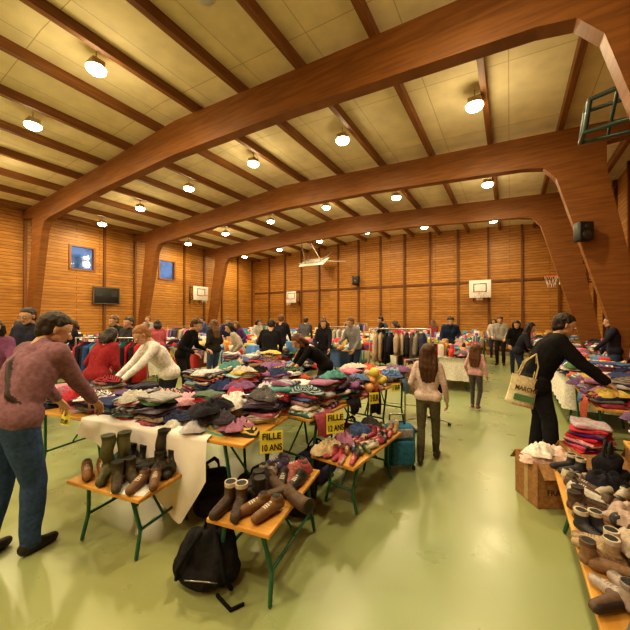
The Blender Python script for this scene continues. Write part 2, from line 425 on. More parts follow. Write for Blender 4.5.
def toy(mb, T, r=R, big=1.):
    k = r.random(); c = r.choice([(.7, .05, .04), (.8, .5, .03), (.05, .2, .6), (.75, .72, .7), (.05, .4, .15), (.7, .2, .4), (.03, .03, .04), (.8, .3, .05), (.75, .73, .7), (.3, .5, .7)])
    if k < .45:
        w, d, h = r.uniform(.12, .3), r.uniform(.08, .2), r.uniform(.06, .24) * big
        V, F = rbox(w, d, h, .008, 2); mb.add(V, F, c, HARD, T)
        mb.add(*box(-w * .3, w * .3, -d / 2 - .001, -d / 2, h * .3, h * .7), r.choice([(.8, .75, .6), (.1, .1, .4), (.8, .6, .05)]), HARD, T, False)
    elif k < .6:
        s = r.uniform(.05, .1); V, F = capsule((0, 0, s), s, (0, 0, s * 1.02), s, 14, 6); mb.add(V, F, c, HARD, T)
    elif k < .75:
        cc = (.45, .28, .14) if c[0] > .6 else c
        for p in (((0, 0, .07), .07, (0, 0, .1), .055), ((0, 0, .19), .05, (0, .01, .19), .05), ((-.04, 0, .23), .02, (-.045, 0, .245), .018), ((.04, 0, .23), .02, (.045, 0, .245), .018),
                  ((-.06, 0, .12), .025, (-.1, .05, .08), .02), ((.06, 0, .12), .025, (.1, .05, .08), .02), ((-.04, .03, .03), .03, (-.06, .1, .03), .026), ((.04, .03, .03), .03, (.06, .1, .03), .026)):
            V, F = capsule(*p, 10, 4); mb.add(V, F, cc, CLOTH, T)
    else:
        V, F = cyl((0, 0, 0), (0, 0, .14 * big), .06, .08, 14); mb.add(V, F, c, HARD, T)
        V, F = capsule((0, 0, .14 * big), .05, (.02, 0, .19 * big), .04, 10, 3); mb.add(V, F, rc(r), CLOTH, T)
def pile(L, D, r, messy=.35, toys=.1, mx=6, fine=1, inset=.02, drapes=2, big=1., over=.5, mn=2):
    mb = MB(); nx = max(1, int(L / .265)); ny = max(1, int(D / .245))
    for i in range(nx):
        for j in range(ny):
            x = -L / 2 + inset + (i + .5) * (L - 2 * inset) / nx + r.uniform(-.03, .03); y = -D / 2 + inset + (j + .5) * (D - 2 * inset) / ny + r.uniform(-.02, .02)
            q = r.random(); z = 0.002
            if q < toys:
                toy(mb, TR(x, y, z, r.uniform(-.5, .5)), r, big); 
                if big > 1: toy(mb, TR(x + .1, y + .05, z, r.uniform(-.5, .5)), r, big)
                continue
            if q < toys + messy:
                for k in range(r.randint(2, 5)):
                    crumple(mb, r.uniform(.12, .18), r.uniform(.11, .16), r.uniform(.06, .11), TR(x + r.uniform(-.04, .04), y + r.uniform(-.02, .02), z, r.uniform(0, 6), r.uniform(-.1, .1), r.uniform(-.1, .1)), r, None, fine); z += .042
                continue
            n = r.randint(mn, mx); base = r.uniform(-.25, .25)
            for k in range(n):
                h = r.uniform(.026, .048)
                fold_g(mb, r.uniform(.22, .31), r.uniform(.2, .27), h, TR(x + r.uniform(-.025, .025), y + r.uniform(-.02, .02), z, base + r.uniform(-.25, .25) + pi, r.uniform(-.05, .05), r.uniform(-.04, .04)), r)
                z += h * .95
            if r.random() < over: crumple(mb, r.uniform(.12, .18), r.uniform(.09, .13), .06, TR(x, y, z - .008, r.uniform(0, 6), r.uniform(-.15, .15)), r, None, fine)
    for k in range(drapes):
        drape(mb, r.uniform(-L / 2 + .2, L / 2 - .2), -D / 2 - .01, r.uniform(.18, .34), r.uniform(.08, .3), TR(0, 0, 0), r)
    return mb

def table(L, D, H, cloth=None):
    mb = MB()
    V, F = rbox(L, D, .028, .006, 2); mb.add(V, F, (1, 1, 1), TABLEW, TR(0, 0, H - .028), False)
    g = (.02, .12, .07); io = min(.22, L * .2)
    for s in (-1, 1):
        x = s * (L / 2 - io); d = D / 2 - .07
        tube(mb, [(x, -d, H - .045), (x, d, H - .045)], .014, g, HARD)
        for e in (-1, 1):
            tube(mb, [(x, e * d, H - .045), (x + s * .05, e * (d - .03), .4 * H), (x + s * .06, e * (d + .01), .016)], .014, g, HARD)
        tube(mb, [(x + s * .05, -d + .03, .4 * H), (x + s * .05, d - .03, .4 * H)], .011, g, HARD)
        tube(mb, [(x - s * min(.3, L * .2), 0, H - .04), (x + s * .05, 0, .42 * H)], .009, g, HARD)
    if cloth:
        n = 60; per = []
        for k in range(n):
            t = k / n * 2 * (L + D)
            if t < L: p = (-L / 2 + t, -D / 2)
            elif t < L + D: p = (L / 2, -D / 2 + t - L)
            elif t < 2 * L + D: p = (L / 2 - (t - L - D), D / 2)
            else: p = (-L / 2, D / 2 - (t - 2 * L - D))
            per.append(p)
        V = []; F = []
        for j in range(5):
            for k, (x, y) in enumerate(per):
                f = 1 + .012 * j + .01 * j * math.sin(k * 1.7)
                V.append((x * f + .004 * (1 if x > 0 else -1), y * (f + .01 * j) + .004 * (1 if y > 0 else -1), H + .003 - j * .13 * (1 if j else 0)))
        for j in range(4):
            for k in range(n): F.append((j * n + k, j * n + (k + 1) % n, (j + 1) * n + (k + 1) % n, (j + 1) * n + k))
        F.append(tuple(range(n)))
        mb.add(V, F, cloth, CLOTH)
    return mb

# ------------------------------------------------------------ foreground-left stall
rr = random.Random(11)
ROT = math.radians(10.4); ex = Vector((math.cos(ROT), math.sin(ROT), 0)); ey = Vector((-math.sin(ROT), math.cos(ROT), 0))
def stall(name, cx, cy, L, D, H, rz, pl, nm='folded_clothes', cloth=None):
    table(L, D, H, cloth).obj(name, (cx, cy, 0), rz)
    if pl: pl.obj(nm, (cx, cy, H + (.004 if cloth else 0)), rz)
c = Vector((-4.3, 1.27, 0)) + ex * 1.33 + ey * .375
stall('folding_table', c.x, c.y, 2.66, .75, .76, ROT, pile(2.64, .73, rr, .3, .0, 7, 1.7, drapes=0, mn=3, over=.5))
RB = math.radians(-5)
stall('folding_table', -1.90, 3.34, 1.62, .78, .76, RB + pi / 2 + pi, pile(1.60, .76, rr, .25, .0, 8, 1.6, drapes=0, mn=3, over=.5))
stall('folding_table', -1.76, 4.66, .96, .76, .76, RB + pi / 2, pile(.94, .74, rr, .35, .15, 6, 1.3, drapes=1))
stall('folding_table', -2.87, 3.14, 1.4, 1.1, .76, RB + pi / 2, pile(1.38, 1.08, rr, .3, .0, 9, 1.4, drapes=0, mn=4, over=.5))
mb = MB()
for yy, w, d in ((-.6, .28, .2), (.0, .24, .12), (.5, .3, .26)): drape(mb, yy, -.4, w, d, TR(), rr, rr.choice([(.05, .08, .2), (.4, .1, .15), (.02, .02, .03), (.6, .5, .5)]))
mb.obj('draped_clothes', (-1.90, 3.34, .765), RB + pi / 2)

# shoes
def shoe_base(kind):
    U = (1, 0, 0)
    pr = [((0, -.085, .052), .042, (0, 0, .05), .041, U, HARD), ((0, 0, .048), .041, (.004, .115, .036), .034, U, HARD), ((0, -.075, .08), .038, (0, -.055, .09), .036, U, HARD)]
    top = .12
    if kind >= 1:
        top = .17 if kind == 1 else .33
        pr += [((0, -.072, .07), .043, (0, -.075, top), .046 + .008 * (kind - 1), U, HARD)]
    V, F, idx, cen = union(pr, .008, 2)
    V[:, 2] = np.clip(V[:, 2], 0.0, top if kind else .125)
    cen = np.array([V[f].mean(0) for f in F]); tag = np.zeros(len(F), int)
    tag[cen[:, 2] < .022] = 1
    d = np.hypot(cen[:, 0], (cen[:, 1] + (.07 if kind else .062)) * (1 if kind else .7))
    tag[(cen[:, 2] > (top - .004 if kind else .112)) & (d < .036)] = 2
    if kind == 2: V[:, 1] -= .012 * np.sin(V[:, 2] * 25) * (V[:, 2] > .1); V[:, 0] += .006 * np.sin(V[:, 2] * 40) * (V[:, 2] > .1)
    if kind: tag[(cen[:, 1] > .0) & (cen[:, 2] > .05) & (cen[:, 2] < .075) & (abs(cen[:, 0]) < .015)] = 3
    if kind: tag[(cen[:, 2] > top - .028) & (d > .036)] = 4
    tag[(cen[:, 1] > -.01) & (cen[:, 1] < .06) & (abs(cen[:, 0]) < .02) & (cen[:, 2] > .07) & (np.sin(cen[:, 1] * 420) > .2)] = 3
    return V, F, tag
SH = [shoe_base(k) for k in (0, 1, 2)]
SCOL = [(.14, .07, .03), (.06, .035, .02), (.02, .02, .022), (.25, .13, .06), (.03, .04, .09), (.5, .48, .44), (.4, .08, .12), (.3, .3, .3), (.45, .3, .18), (.08, .1, .04), (.45, .2, .3)]
def shoes(mb, kind, x, y, z, rz, col, sole=None, s=1.0, r=rr, lie=0):
    V, F, tag = SH[kind]
    dk = tuple(v * .6 for v in col); cuff = r.choice([dk, dk, dk, (.5, .45, .36)])
    cols = np.array([col, sole or r.choice([(.5, .48, .42), (.04, .03, .03), (.04, .03, .03), (.2, .12, .06)]), (.01, .01, .01), (.55, .5, .42) if kind < 1 else tuple(v * .5 for v in col), cuff])
    for e in (-1, 1):
        l = lie * r.choice([-1, 1]) if lie and (e > 0 or r.random() < .5) else 0
        T = TR(x, y, z, rz + r.uniform(-.35, .35)) @ TR(e * .052 * s, r.uniform(-.03, .03), 0, s=s) @ (TR(0, 0, .045, 0, 0, l * pi / 2) if l else Matrix()) @ Matrix.Scale(e, 4, (1, 0, 0))
        FF = F if e > 0 else [f[::-1] for f in F]
        mb.add(V, FF, cols[tag], FABB, T)
c = Vector((-2.92, 1.08, 0)) + ex * .42 + ey * .31
table(.74, .60, .47).obj('low_display_table', (c.x, c.y, 0), ROT)
mb = MB(); z = .002
lay = [(-.27, .12, 0, (.05, .04, .02), .2), (-.26, -.16, 0, (.2, .09, .03), 1.3), (-.1, .06, 1, (.03, .03, .02), .4), (-.08, -.14, 2, (.09, .09, .03), 1.0), (.06, .08, 2, (.035, .03, .02), -.3), (.12, -.2, 1, (.06, .045, .02), 1.2),
       (.24, .03, 1, (.04, .035, .02), .5), (.28, -.15, 0, (.15, .08, .04), .8), (-.1, .22, 0, (.4, .38, .36), .1), (.25, .2, 0, (.02, .02, .02), .1)]
for x, y, k, col, a in lay: shoes(mb, k, x, y, z, a + pi * .9, col, s=.95, lie=(1 if k == 2 and x > .0 else 0))
V, F = rbox(.26, .17, .006, .002, 1); mb.add(V, F, (.85, .85, .82), HARD, TR(.22, -.2, -.0, .2))
crumple(mb, .09, .1, .07, TR(-.26, .0, z), rr, None, 1.3); crumple(mb, .12, .1, .1, TR(-.1, .1, z, 1), rr, (.05, .04, .05), 1.3); crumple(mb, .12, .1, .09, TR(.2, .1, z, 2), rr, (.08, .06, .04), 1.3)
mb.obj('second_hand_shoes', (c.x, c.y, .47), ROT)
c = Vector((-2.92, 1.10, 0)) + ex * 1.56 + ey * .42
table(.44, .84, .47).obj('low_display_table', (c.x, c.y, 0), ROT)
mb = MB()
lay = [(-.11, -.31, 1, (.06, .035, .02), .9), (.08, -.27, 0, (.16, .085, .035), .3), (-.1, -.12, 1, (.025, .02, .02), -.5), (.09, -.1, 2, (.08, .045, .025), .2), (-.1, .08, 0, (.3, .25, .2), .9), (.1, .08, 0, (.03, .03, .03), .7), (.08, .28, 0, (.35, .08, .1), -.2), (-.1, .28, 0, (.06, .05, .14), -.2)]
for x, y, k, col, a in lay: shoes(mb, k, x, y, .002, a + pi * .8, col, s=.92, lie=1 if k == 2 else 0)
crumple(mb, .11, .12, .1, TR(-.08, .0, .01, 1), rr, (.04, .03, .03), 1.4); crumple(mb, .1, .1, .09, TR(.1, .2, .01, 2), rr, (.3, .12, .1), 1.4)
mb.obj('second_hand_shoes', (c.x, c.y, .47), ROT)
table(1.05, .44, .47).obj('low_display_table', (-1.27, 2.95, 0), RB + pi / 2)
mb = MB()
for i in range(8):
    for j in range(3):
        k = rr.choice([0, 0, 0, 1]); shoes(mb, k, -.46 + i * .13, -.14 + j * .14, .002, pi / 2 + rr.uniform(-.6, .6), rr.choice(SCOL), s=.6, lie=rr.choice([0, 0, 0, 1]))
for i in range(4): crumple(mb, .12, .1, .09, TR(-.42 + i * .28, .1, .03, i), rr, rc(rr), 1.3)
mb.obj('second_hand_shoes', (-1.27, 2.95, .47), RB + pi / 2)

mb = MB(); nx, nz_ = 60, 34; V = []; F = []
for j in range(nz_ + 1):
    for i in range(nx + 1):
        t = i / nx; v = j / nz_
        low = .13 + .56 * min(1, t / .86) - max(0, (t - .86)) * 2.6
        x = .90 + 1.44 * t
        if v < .18: yy = .10 * (1 - v / .18); zz = .006 + .02 * math.sin(t * 11) ** 2 * (1 - v / .18)
        else:
            q = (v - .18) / .82; yy = -.014 - .025 * q - (.022 * math.sin(t * 22 + q * 2) + .01 * math.sin(t * 9 - q * 3)) * q; zz = -low * q + .003; x += .03 * q * math.sin(t * 6)
        V.append((x, yy, zz))
for j in range(nz_):
    for i in range(nx): F.append((j * (nx + 1) + i, (j + 1) * (nx + 1) + i, (j + 1) * (nx + 1) + i + 1, j * (nx + 1) + i + 1))
mb.add(V, F, (.84, .82, .80), LINEN)
mb.obj('white_tablecloth', (-4.3, 1.27, .765), ROT)

def textmb(s, size):
    cu = bpy.data.curves.new('t', 'FONT'); cu.body = s; cu.size = size; cu.align_x = 'CENTER'; cu.align_y = 'CENTER'; cu.extrude = .0008; cu.offset = .0015
    o = bpy.data.objects.new('t', cu); COL.objects.link(o)
    dg = bpy.context.evaluated_depsgraph_get(); ev = o.evaluated_get(dg); me = ev.to_mesh()
    V = np.array([v.co[:] for v in me.vertices]); F = [list(p.vertices) for p in me.polygons]
    ev.to_mesh_clear(); bpy.data.objects.remove(o)
    return V, F, V[:, 0].max() - V[:, 0].min()
def addtext(mb, s, size, T, col, maxw=None):
    V, F, w = textmb(s, size)
    if maxw and w > maxw: V[:, 0] *= maxw / w
    mb.add(V, F, col, HARD, T, False)
def sign(name, lines, w, h, loc, rz, tilt=0.15, col=(.85, .80, .12)):
    mb = MB(); V = []; F = []
    for j in range(7):
        for i in range(5):
            V.append((-w / 2 + w * i / 4, .003 * math.sin(j), -h / 2 + h * j / 6))
    for j in range(6):
        for i in range(4): F.append((j * 5 + i, j * 5 + i + 1, (j + 1) * 5 + i + 1, (j + 1) * 5 + i))
    mb.add(V, F, col, HARD)
    n = len(lines)
    for k, t in enumerate(lines):
        addtext(mb, t, h / n * .8, TR(0, -.009, h / 2 - (k + .5) * h / n, 0, pi / 2), (.02, .02, .02), w * .86)
    o = mb.obj(name, loc, rz); o.rotation_euler = (-tilt, 0, rz); return o
sign('price_sign', ['FILLE', '10 ANS'], .18, .17, (-1.60, 1.97, .73), math.radians(45), .05)
sign('price_sign', ['FILLE', '12 ANS'], .18, .19, (-1.40, 2.66, .72), math.radians(52), .05)
sign('price_sign', ['2 EUR'], .13, .13, (-1.34, 3.5, .78), math.radians(55), .05)
sign('price_sign', ['1 EUR'], .13, .1, (-1.27, 4.1, .80), math.radians(55), .05)
sign('price_sign', ['3', 'EUR'], .12, .13, (-3.5, 1.33, .78), ROT)

def bag(name, loc, rz, sx, sy, sz, col):
    V, F = rbox(sx, sy, sz, min(sx, sy) * .32, 5); V = np.array(V)
    V, F = remesh(V, F, .018, 2); V = V + np.stack([nz(V, 22, 4), nz(V, 25, 5), nz(V, 20, 6)], 1) * .008
    V[:, 2] = np.maximum(V[:, 2], 0)
    mb = MB(); mb.add(V, F, col, CLOTH)
    V, F = rbox(sx * .7, .06, sz * .4, .025, 3); mb.add(V, F, tuple(v * 1.3 for v in col), CLOTH, TR(0, -sy / 2 - .008, sz * .12))
    for e in (-1, 1):
        pts = [(e * sx * .2, sy * .1 * e, sz * .97), (e * sx * .17, sy * .1 * e, sz + .07), (.02, sy * .1 * e, sz + .1), (-e * sx * .17, sy * .1 * e, sz + .06), (-e * sx * .2, sy * .1 * e, sz * .97)]
        tube(mb, pts, .009, (.03, .03, .03), CLOTH)
    return mb.obj(name, loc, rz)
bag('duffel_bag', (-1.95, 2.25, 0), .6, .45, .26, .26, (.03, .03, .04))
bag('duffel_bag', (-1.8, 2.95, 0), 1.6, .5, .28, .3, (.05, .05, .12))
bag('shopping_bag', (-2.6, 1.95, 0), .3, .4, .3, .34, (.12, .1, .09))
bag('shopping_bag', (-1.75, 3.75, 0), .3, .3, .25, .34, (.3, .05, .08))
bag('shopping_bag', (-1.58, 2.35, 0), .9, .26, .2, .3, (.02, .02, .025))
bag('shopping_bag', (-2.25, 1.95, 0), .9, .3, .2, .36, (.03, .025, .03))
V, F, idx, cen = union([((-.12, 0, .09), .09, (-.1, .03, .24), .075, (0, 0, 0), CLOTH), ((.1, 0, .1), .1, (.08, .03, .25), .085, (0, 0, 0), CLOTH), ((0, -.0, .1), .1, (-.02, .03, .26), .085, (0, 0, 0), CLOTH),
                        ((-.09, -.08, .08), .055, (.07, -.09, .1), .06, (0, 0, 0), CLOTH), ((-.15, .03, .2), .05, (-.2, .02, .09), .06, (0, 0, 0), CLOTH)], .01, 2, .016, 26)
V[:, 2] = np.maximum(V[:, 2], 0)
mb = MB(); mb.add(V, F, (.018, .018, .02), CLOTH)
tube(mb, [(-.19, -.06, .06), (-.15, -.13, .17), (-.1, -.1, .26), (-.05, -.03, .33)], .013, (.01, .01, .01), CLOTH)
tube(mb, [(.17, -.09, .04), (.15, -.15, .14), (.12, -.12, .24), (.05, -.03, .33)], .013, (.01, .01, .01), CLOTH)
tube(mb, [(-.04, .02, .33), (-.03, .02, .38), (.03, .02, .38), (.04, .02, .33)], .009, (.01, .01, .01), CLOTH)
tube(mb, [(-.1, -.14, .12), (0, -.155, .13), (.1, -.15, .12)], .004, (.3, .3, .3), METAL)
tube(mb, [(.1, -.14, .04), (.2, -.2, .011), (.26, -.16, .011)], .01, (.01, .01, .01), CLOTH)
mb.obj('backpack', (-1.66, 1.42, 0), .5)

mb = MB(); b1 = (.05, .2, .36)
V, F = rbox(.32, .18, .44, .04, 4); mb.add(V, F, b1, CLOTH, TR(0, 0, .05))
V, F = rbox(.26, .05, .26, .022, 3); mb.add(V, F, (.04, .17, .32), CLOTH, TR(0, -.105, .08))
V, F = rbox(.24, .03, .1, .014, 3); mb.add(V, F, (.3, .3, .34), CLOTH, TR(0, -.1, .37))
for x in (-.14, .14):
    mb.add(*cyl((x - .015, .06, .03), (x + .015, .06, .03), .03, None, 14), (.02, .02, .02), HARD)
    V, F = rbox(.05, .06, .05, .01, 2); mb.add(V, F, (.02, .02, .02), HARD, TR(x, .05, .02))
    V, F = rbox(.03, .04, .05, .008, 2); mb.add(V, F, (.02, .02, .02), HARD, TR(x, -.06, 0))
tube(mb, [(-.09, .08, .48), (-.09, .08, .58), (.09, .08, .58), (.09, .08, .48)], .009, (.3, .3, .3), METAL)
tube(mb, [(-.06, 0, .49), (-.05, 0, .52), (.05, 0, .52), (.06, 0, .49)], .01, (.02, .02, .02), HARD)
tube(mb, [(-.15, -.06, .08), (-.15, -.06, .46), (.15, -.06, .46), (.15, -.06, .08)], .004, (.02, .02, .02), HARD)
mb.obj('suitcase', (-1.08, 3.62, 0), .65)
mb = MB()
for k in range(26):
    a = rr.uniform(0, 6.3); q = rr.uniform(0, .14); s = rr.uniform(.035, .06); zz = s + rr.uniform(0, .2)
    V, F = capsule((q * math.cos(a), q * math.sin(a), zz), s, (q * math.cos(a) + .01, q * math.sin(a), zz), s, 10, 4)
    mb.add(V, F, rr.choice([(.75, .35, .04), (.7, .12, .05), (.7, .6, .1), (.6, .45, .3), (.8, .45, .2)]), HARD)
mb.obj('toy_bag', (-1.46, 3.8, .78))

# ------------------------------------------------------------ right side
table(2.0, .42, .47).obj('low_display_table', (.51, 2.35, 0), pi / 2)
mb = MB()
for i in range(13):
    for j in range(2):
        k = rr.choice([0, 0, 1]) if i > 4 else rr.choice([0, 0, 0, 1]); 
        shoes(mb, k, -.9 + i * .15, -.1 + j * .2, .002, rr.uniform(-1.0, 1.0) + (pi if rr.random() < .6 else 0), rr.choice([(.38, .28, .17), (.5, .48, .44), (.2, .12, .07), (.03, .03, .04), (.3, .1, .1), (.1, .06, .04), (.12, .12, .14), (.35, .3, .28), (.45, .4, .32)]), s=.76, lie=rr.choice([0, 0, 1]) if j == 0 else 0)
for i, cc in ((1, (.02, .02, .03)), (4, (.45, .35, .3)), (6, (.5, .42, .34)), (8, (.05, .05, .07)), (10, (.6, .55, .5)), (11, (.04, .04, .05))): crumple(mb, .1, .1, .09, TR(-.85 + i * .16, .07, .04, i), rr, cc, 1.6)
mb.obj('second_hand_shoes', (.51, 2.35, .47), pi / 2 + pi)
stall('folding_table', 1.12, 2.35, 2.0, .76, .76, -pi / 2, pile(1.98, .74, rr, .5, .05, 7, 1.5, drapes=4, mn=3))
stall('folding_table', 1.14, 5.35, 1.9, .76, .76, -pi / 2, pile(1.88, .74, rr, .4, .08, 8, 1.3, drapes=2, mn=3))
bag('handbag', (.62, 3.2, .47), 1.2, .26, .15, .2, (.015, .015, .02))
def carton(sx, sy, sz, mark=None):
    mb = MB(); c = (.36, .2, .09); t = .006
    for q in (box(-sx / 2, sx / 2, -sy / 2, sy / 2, 0, t), box(-sx / 2, sx / 2, -sy / 2, -sy / 2 + t, 0, sz), box(-sx / 2, sx / 2, sy / 2 - t, sy / 2, 0, sz),
              box(-sx / 2, -sx / 2 + t, -sy / 2, sy / 2, 0, sz), box(sx / 2 - t, sx / 2, -sy / 2, sy / 2, 0, sz)):
        mb.add(*q, c, CLOTH, None, False)
    for ang in (-1, 1):
        T = TR(0, ang * sy / 2, sz) @ Matrix.Rotation(ang * .9 * -1, 4, 'X')
        mb.add(*box(-sx / 2, sx / 2, 0 if ang > 0 else -sy * .42, sy * .42 if ang > 0 else 0, 0, t), (.42, .25, .12), CLOTH, T, False)
    mb.add(*box(-sx / 2 - .001, sx / 2 + .001, -.025, .025, sz * .02, sz * .98), (.5, .36, .2), HARD, None, False)
    if mark: addtext(mb, mark, .07, TR(0, -sy / 2 - .001, sz * .35, 0, pi / 2), (.06, .03, .02))
    return mb
mb = carton(.42, .32, .40, 'FRAGILE')
crumple(mb, .2, .16, .12, TR(0, 0, .37), rr, (.75, .55, .5), 2)
crumple(mb, .13, .12, .08, TR(-.08, -.02, .44), rr, (.8, .78, .74), 2)
mb.obj('cardboard_box', (.30, 3.72, 0), .55)
mb = carton(.36, .34, .42, 'LIVRES')
for k in range(7): fold_g(mb, .31, .27, .042, TR(0, 0, .40 + k * .04, .2 * k + pi), rr, [(.5, .04, .05), (.6, .1, .2), (.7, .35, .42), (.55, .03, .04), (.12, .02, .2), (.6, .06, .1), (.65, .3, .4)][k])
mb.obj('cardboard_box', (.66, 4.10, 0), .4)
mb = carton(.4, .4, .5); crumple(mb, .2, .2, .12, TR(0, 0, .46), rr, (.3, .2, .16), 2); crumple(mb, .14, .14, .1, TR(.05, 0, .54), rr, (.05, .05, .06), 2)
mb.obj('cardboard_box', (1.12, 3.85, 0), .1)
CB = []
for k in range(4):
    mb = carton([.5, .4, .45, .6][k], .35, [.3, .35, .4, .28][k]); crumple(mb, .2, .15, .1, TR(0, 0, .26), rr, None, 1); CB.append(mb.mesh('cardboard_box'))

# ------------------------------------------------------------ clothes racks
def hanging(mb, T, r, L=.7, col=None):
    c = col or rc(r); n = 18; prof = [(0, .12, .05), (-.03, .2, .06), (-.07, .4, .07), (-.2, .42, .1), (-.45 * L / .7, .44, .1), (-L, .48, .12), (-L - .005, .3, .05)]
    V = []; F = []; ph = r.uniform(0, 6)
    for z, w, t in prof:
        for k in range(n):
            a = 2 * pi * k / n; V.append((t / 2 * math.sin(a) * (1 + .3 * math.sin(4 * a + ph)), w / 2 * math.cos(a), z))
    for j in range(len(prof) - 1):
        for k in range(n): F.append((j * n + k, j * n + (k + 1) % n, (j + 1) * n + (k + 1) % n, (j + 1) * n + k))
    F.append(tuple(range(n)))
    mb.add(V, F, c, CLOTH, T)
    if r.random() < .7:
        for e in (-1, 1):
            V, F = capsule((0, e * .18, -.1), .05, (r.uniform(-.02, .02), e * .25, -.55 * L / .7), .038, 8, 3); mb.add(V, F, tuple(v * .92 for v in c), CLOTH, T)
    tube(mb, [tuple(np.array(T)[:3, :3] @ np.array(p) + np.array(T)[:3, 3]) for p in ((0, 0, 0), (0, 0, .03), (0, .02, .05), (0, 0, .065))], .003, (.5, .5, .5), METAL, 6)
def rack(W, H, r, n, pal=None, L=.7):
    mb = MB(); m = (.6, .6, .62)
    for s in (-1, 1):
        tube(mb, [(s * W / 2, 0, .05), (s * W / 2, 0, H)], .013, m)
        tube(mb, [(s * W / 2, -.24, .05), (s * W / 2, .24, .05)], .013, m)
        for e in (-1, 1):
            V, F = capsule((s * W / 2, e * .22, .025), .025, (s * W / 2 + .005, e * .22, .025), .025, 10, 4); mb.add(V, F, (.02, .02, .02), HARD)
    tube(mb, [(-W / 2, 0, H), (W / 2, 0, H)], .013, m)
    tube(mb, [(-W / 2, 0, .12), (W / 2, 0, .12)], .01, m)
    for i in range(n):
        x = -W / 2 + .08 + (W - .16) * (i + .5) / n
        hanging(mb, TR(x, 0, H - .075, r.uniform(-.2, .2)), r, r.uniform(L * .75, L * 1.15), r.choice(pal) if pal else None)
    return mb
rk = random.Random(5)
DK = [(.02, .02, .025), (.03, .03, .05), (.55, .53, .5), (.1, .08, .07), (.3, .28, .26), (.05, .06, .12), (.5, .4, .3)]
rack(1.1, 1.5, rk, 10, DK, .5).obj('clothes_rack', (-1.75, 5.85, 0), .15)
rack(1.3, 1.35, rk, 15, [(.5, .04, .05), (.04, .3, .3), (.05, .1, .3), (.03, .03, .04), (.6, .3, .05), (.45, .05, .1)]).obj('clothes_rack', (-6.0, 2.95, 0), .5)
rack(.7, 1.05, rk, 3, DK, .45).obj('clothes_rack', (-1.2, 5.25, 0), 1.0)
RK = [rack(1.4, 1.4, random.Random(20 + k), 16, None, .6) for k in range(3)]
RKM = [m.mesh('clothes_rack') for m in RK]

# ------------------------------------------------------------ mid/far stalls
prng = random.Random(31)
PL = [pile(1.76, .74, prng, .4, .22 if k % 2 else .5, 7, .8, drapes=5, big=1.4) for k in range(7)]
for k, mb in enumerate(PL):
    for j in range(3):
        x = prng.uniform(-.75, .75); c = prng.choice([(.8, .78, .75), (.7, .1, .08), (.1, .3, .7), (.8, .6, .1), (.03, .03, .04), (.5, .3, .15)])
        V, F = rbox(prng.uniform(.2, .35), .12, prng.uniform(.22, .4), .01, 2); mb.add(V, F, c, HARD, TR(x, .25, .002, prng.uniform(-.3, .3)))
PL = [m.mesh('folded_clothes') for m in PL]
TB = [table(1.8, .78, .76).mesh('folding_table'), table(1.8, .78, .76, (.7, .68, .62)).mesh('folding_table'), table(1.8, .78, .76, (.08, .14, .3)).mesh('folding_table'), table(1.8, .78, .76, (.45, .06, .06)).mesh('folding_table')]
def st(x, y, rz, kk=None):
    k = prng.randrange(len(TB)) if prng.random() < .6 else 0
    if kk is not None: k = kk
    place(TB[k], 'folding_table', (x, y, 0), rz); place(PL[prng.randrange(7)], 'folded_clothes' , (x, y, .764), rz + (pi if prng.random() < .35 else 0))
    if k == 0:
        for s in (-.45, .3):
            if prng.random() < .7: place(CB[prng.randrange(4)], 'cardboard_box', (x + s * math.cos(rz), y + s * math.sin(rz), 0), rz + prng.uniform(-.1, .1))
for y, xs, xe in ((6.45, -15.5, -2.9), (8.8, -15.8, -2.0), (10.85, -15.5, -2.0), (12.9, -15.8, -2.0), (15.0, -15.6, -1.5), (17.1, -16, 2.0), (4.75, -15.5, -6.6), (3.0, -15.5, -7.6)):
    x = xs + .9
    while x + .9 <= xe + .5:
        q = prng.random()
        if q < .94: st(x, y, prng.uniform(-.04, .04))
        else: place(prng.choice(RKM), 'clothes_rack', (x, y, 0), prng.uniform(-.15, .15))
        x += prng.choice([1.84, 1.84, 1.9, 2.2])
for (x, y, rz) in ((-3.9, 4.75, 0.05), (-7.0, 1.3, 1.4), (1.15, 7.4, -pi / 2), (1.15, 9.3, -pi / 2), (1.15, 11.2, -pi / 2), (1.2, 13.1, -pi / 2), (1.2, 15.0, -pi / 2), (-1.2, 9.0, pi / 2), (-1.2, 12.0, pi / 2), (-1.2, 14.0, pi / 2), (2.5, 11.0, -pi / 2), (2.5, 13.0, -pi / 2)):
    st(x, y, rz, 1 if y == 7.4 else None)
place(RKM[0], 'clothes_rack', (2.35, 6.4, 0), 1.5); place(RKM[1], 'clothes_rack', (2.3, 8.2, 0), 1.6); place(RKM[2], 'clothes_rack', (-5.0, 9.85, 0), .1)
place(RKM[1], 'clothes_rack', (-10.5, 7.6, 0), .1)

# ------------------------------------------------------------ people
def hand_mesh():
    c = (0, 0, 0); pr = []
    xs = [-.031, -.010, .011, .031]; ln = [.95, 1.06, .98, .78]
    for i, x in enumerate(xs):
        pr.append(((x * .55, .0, 0), .015, (x, .082 - abs(i - 1.3) * .004, 0), .0125, c, SKIN))
        p = np.array([x, .084 - abs(i - 1.3) * .004, 0]); ang = 0; r0 = .0095 - .0008 * (i == 3)
        for L, da in ((.042, .35), (.028, .45), (.022, .3)):
            ang += da; q = p + np.array([x * .12, math.cos(ang), -math.sin(ang)]) * L * ln[i]; q[0] = p[0] + x * .05
            pr.append((p, r0, q, r0 - .001, c, SKIN)); p = q; r0 -= .001
    p = np.array([-.024, .018, -.006])
    for q, a, b_ in (((-.052, .052, -.018), .0145, .011), ((-.064, .082, -.024), .011, .0095), ((-.066, .104, -.03), .0095, .008)):
        pr.append((p, a, q, b_, c, SKIN)); p = np.array(q)
    pr.append(((0, -.04, 0), .025, (0, .01, 0), .022, c, SKIN))
    V, F, _, _ = union(pr, .0045, 2); return V, F
HV, HF = hand_mesh()
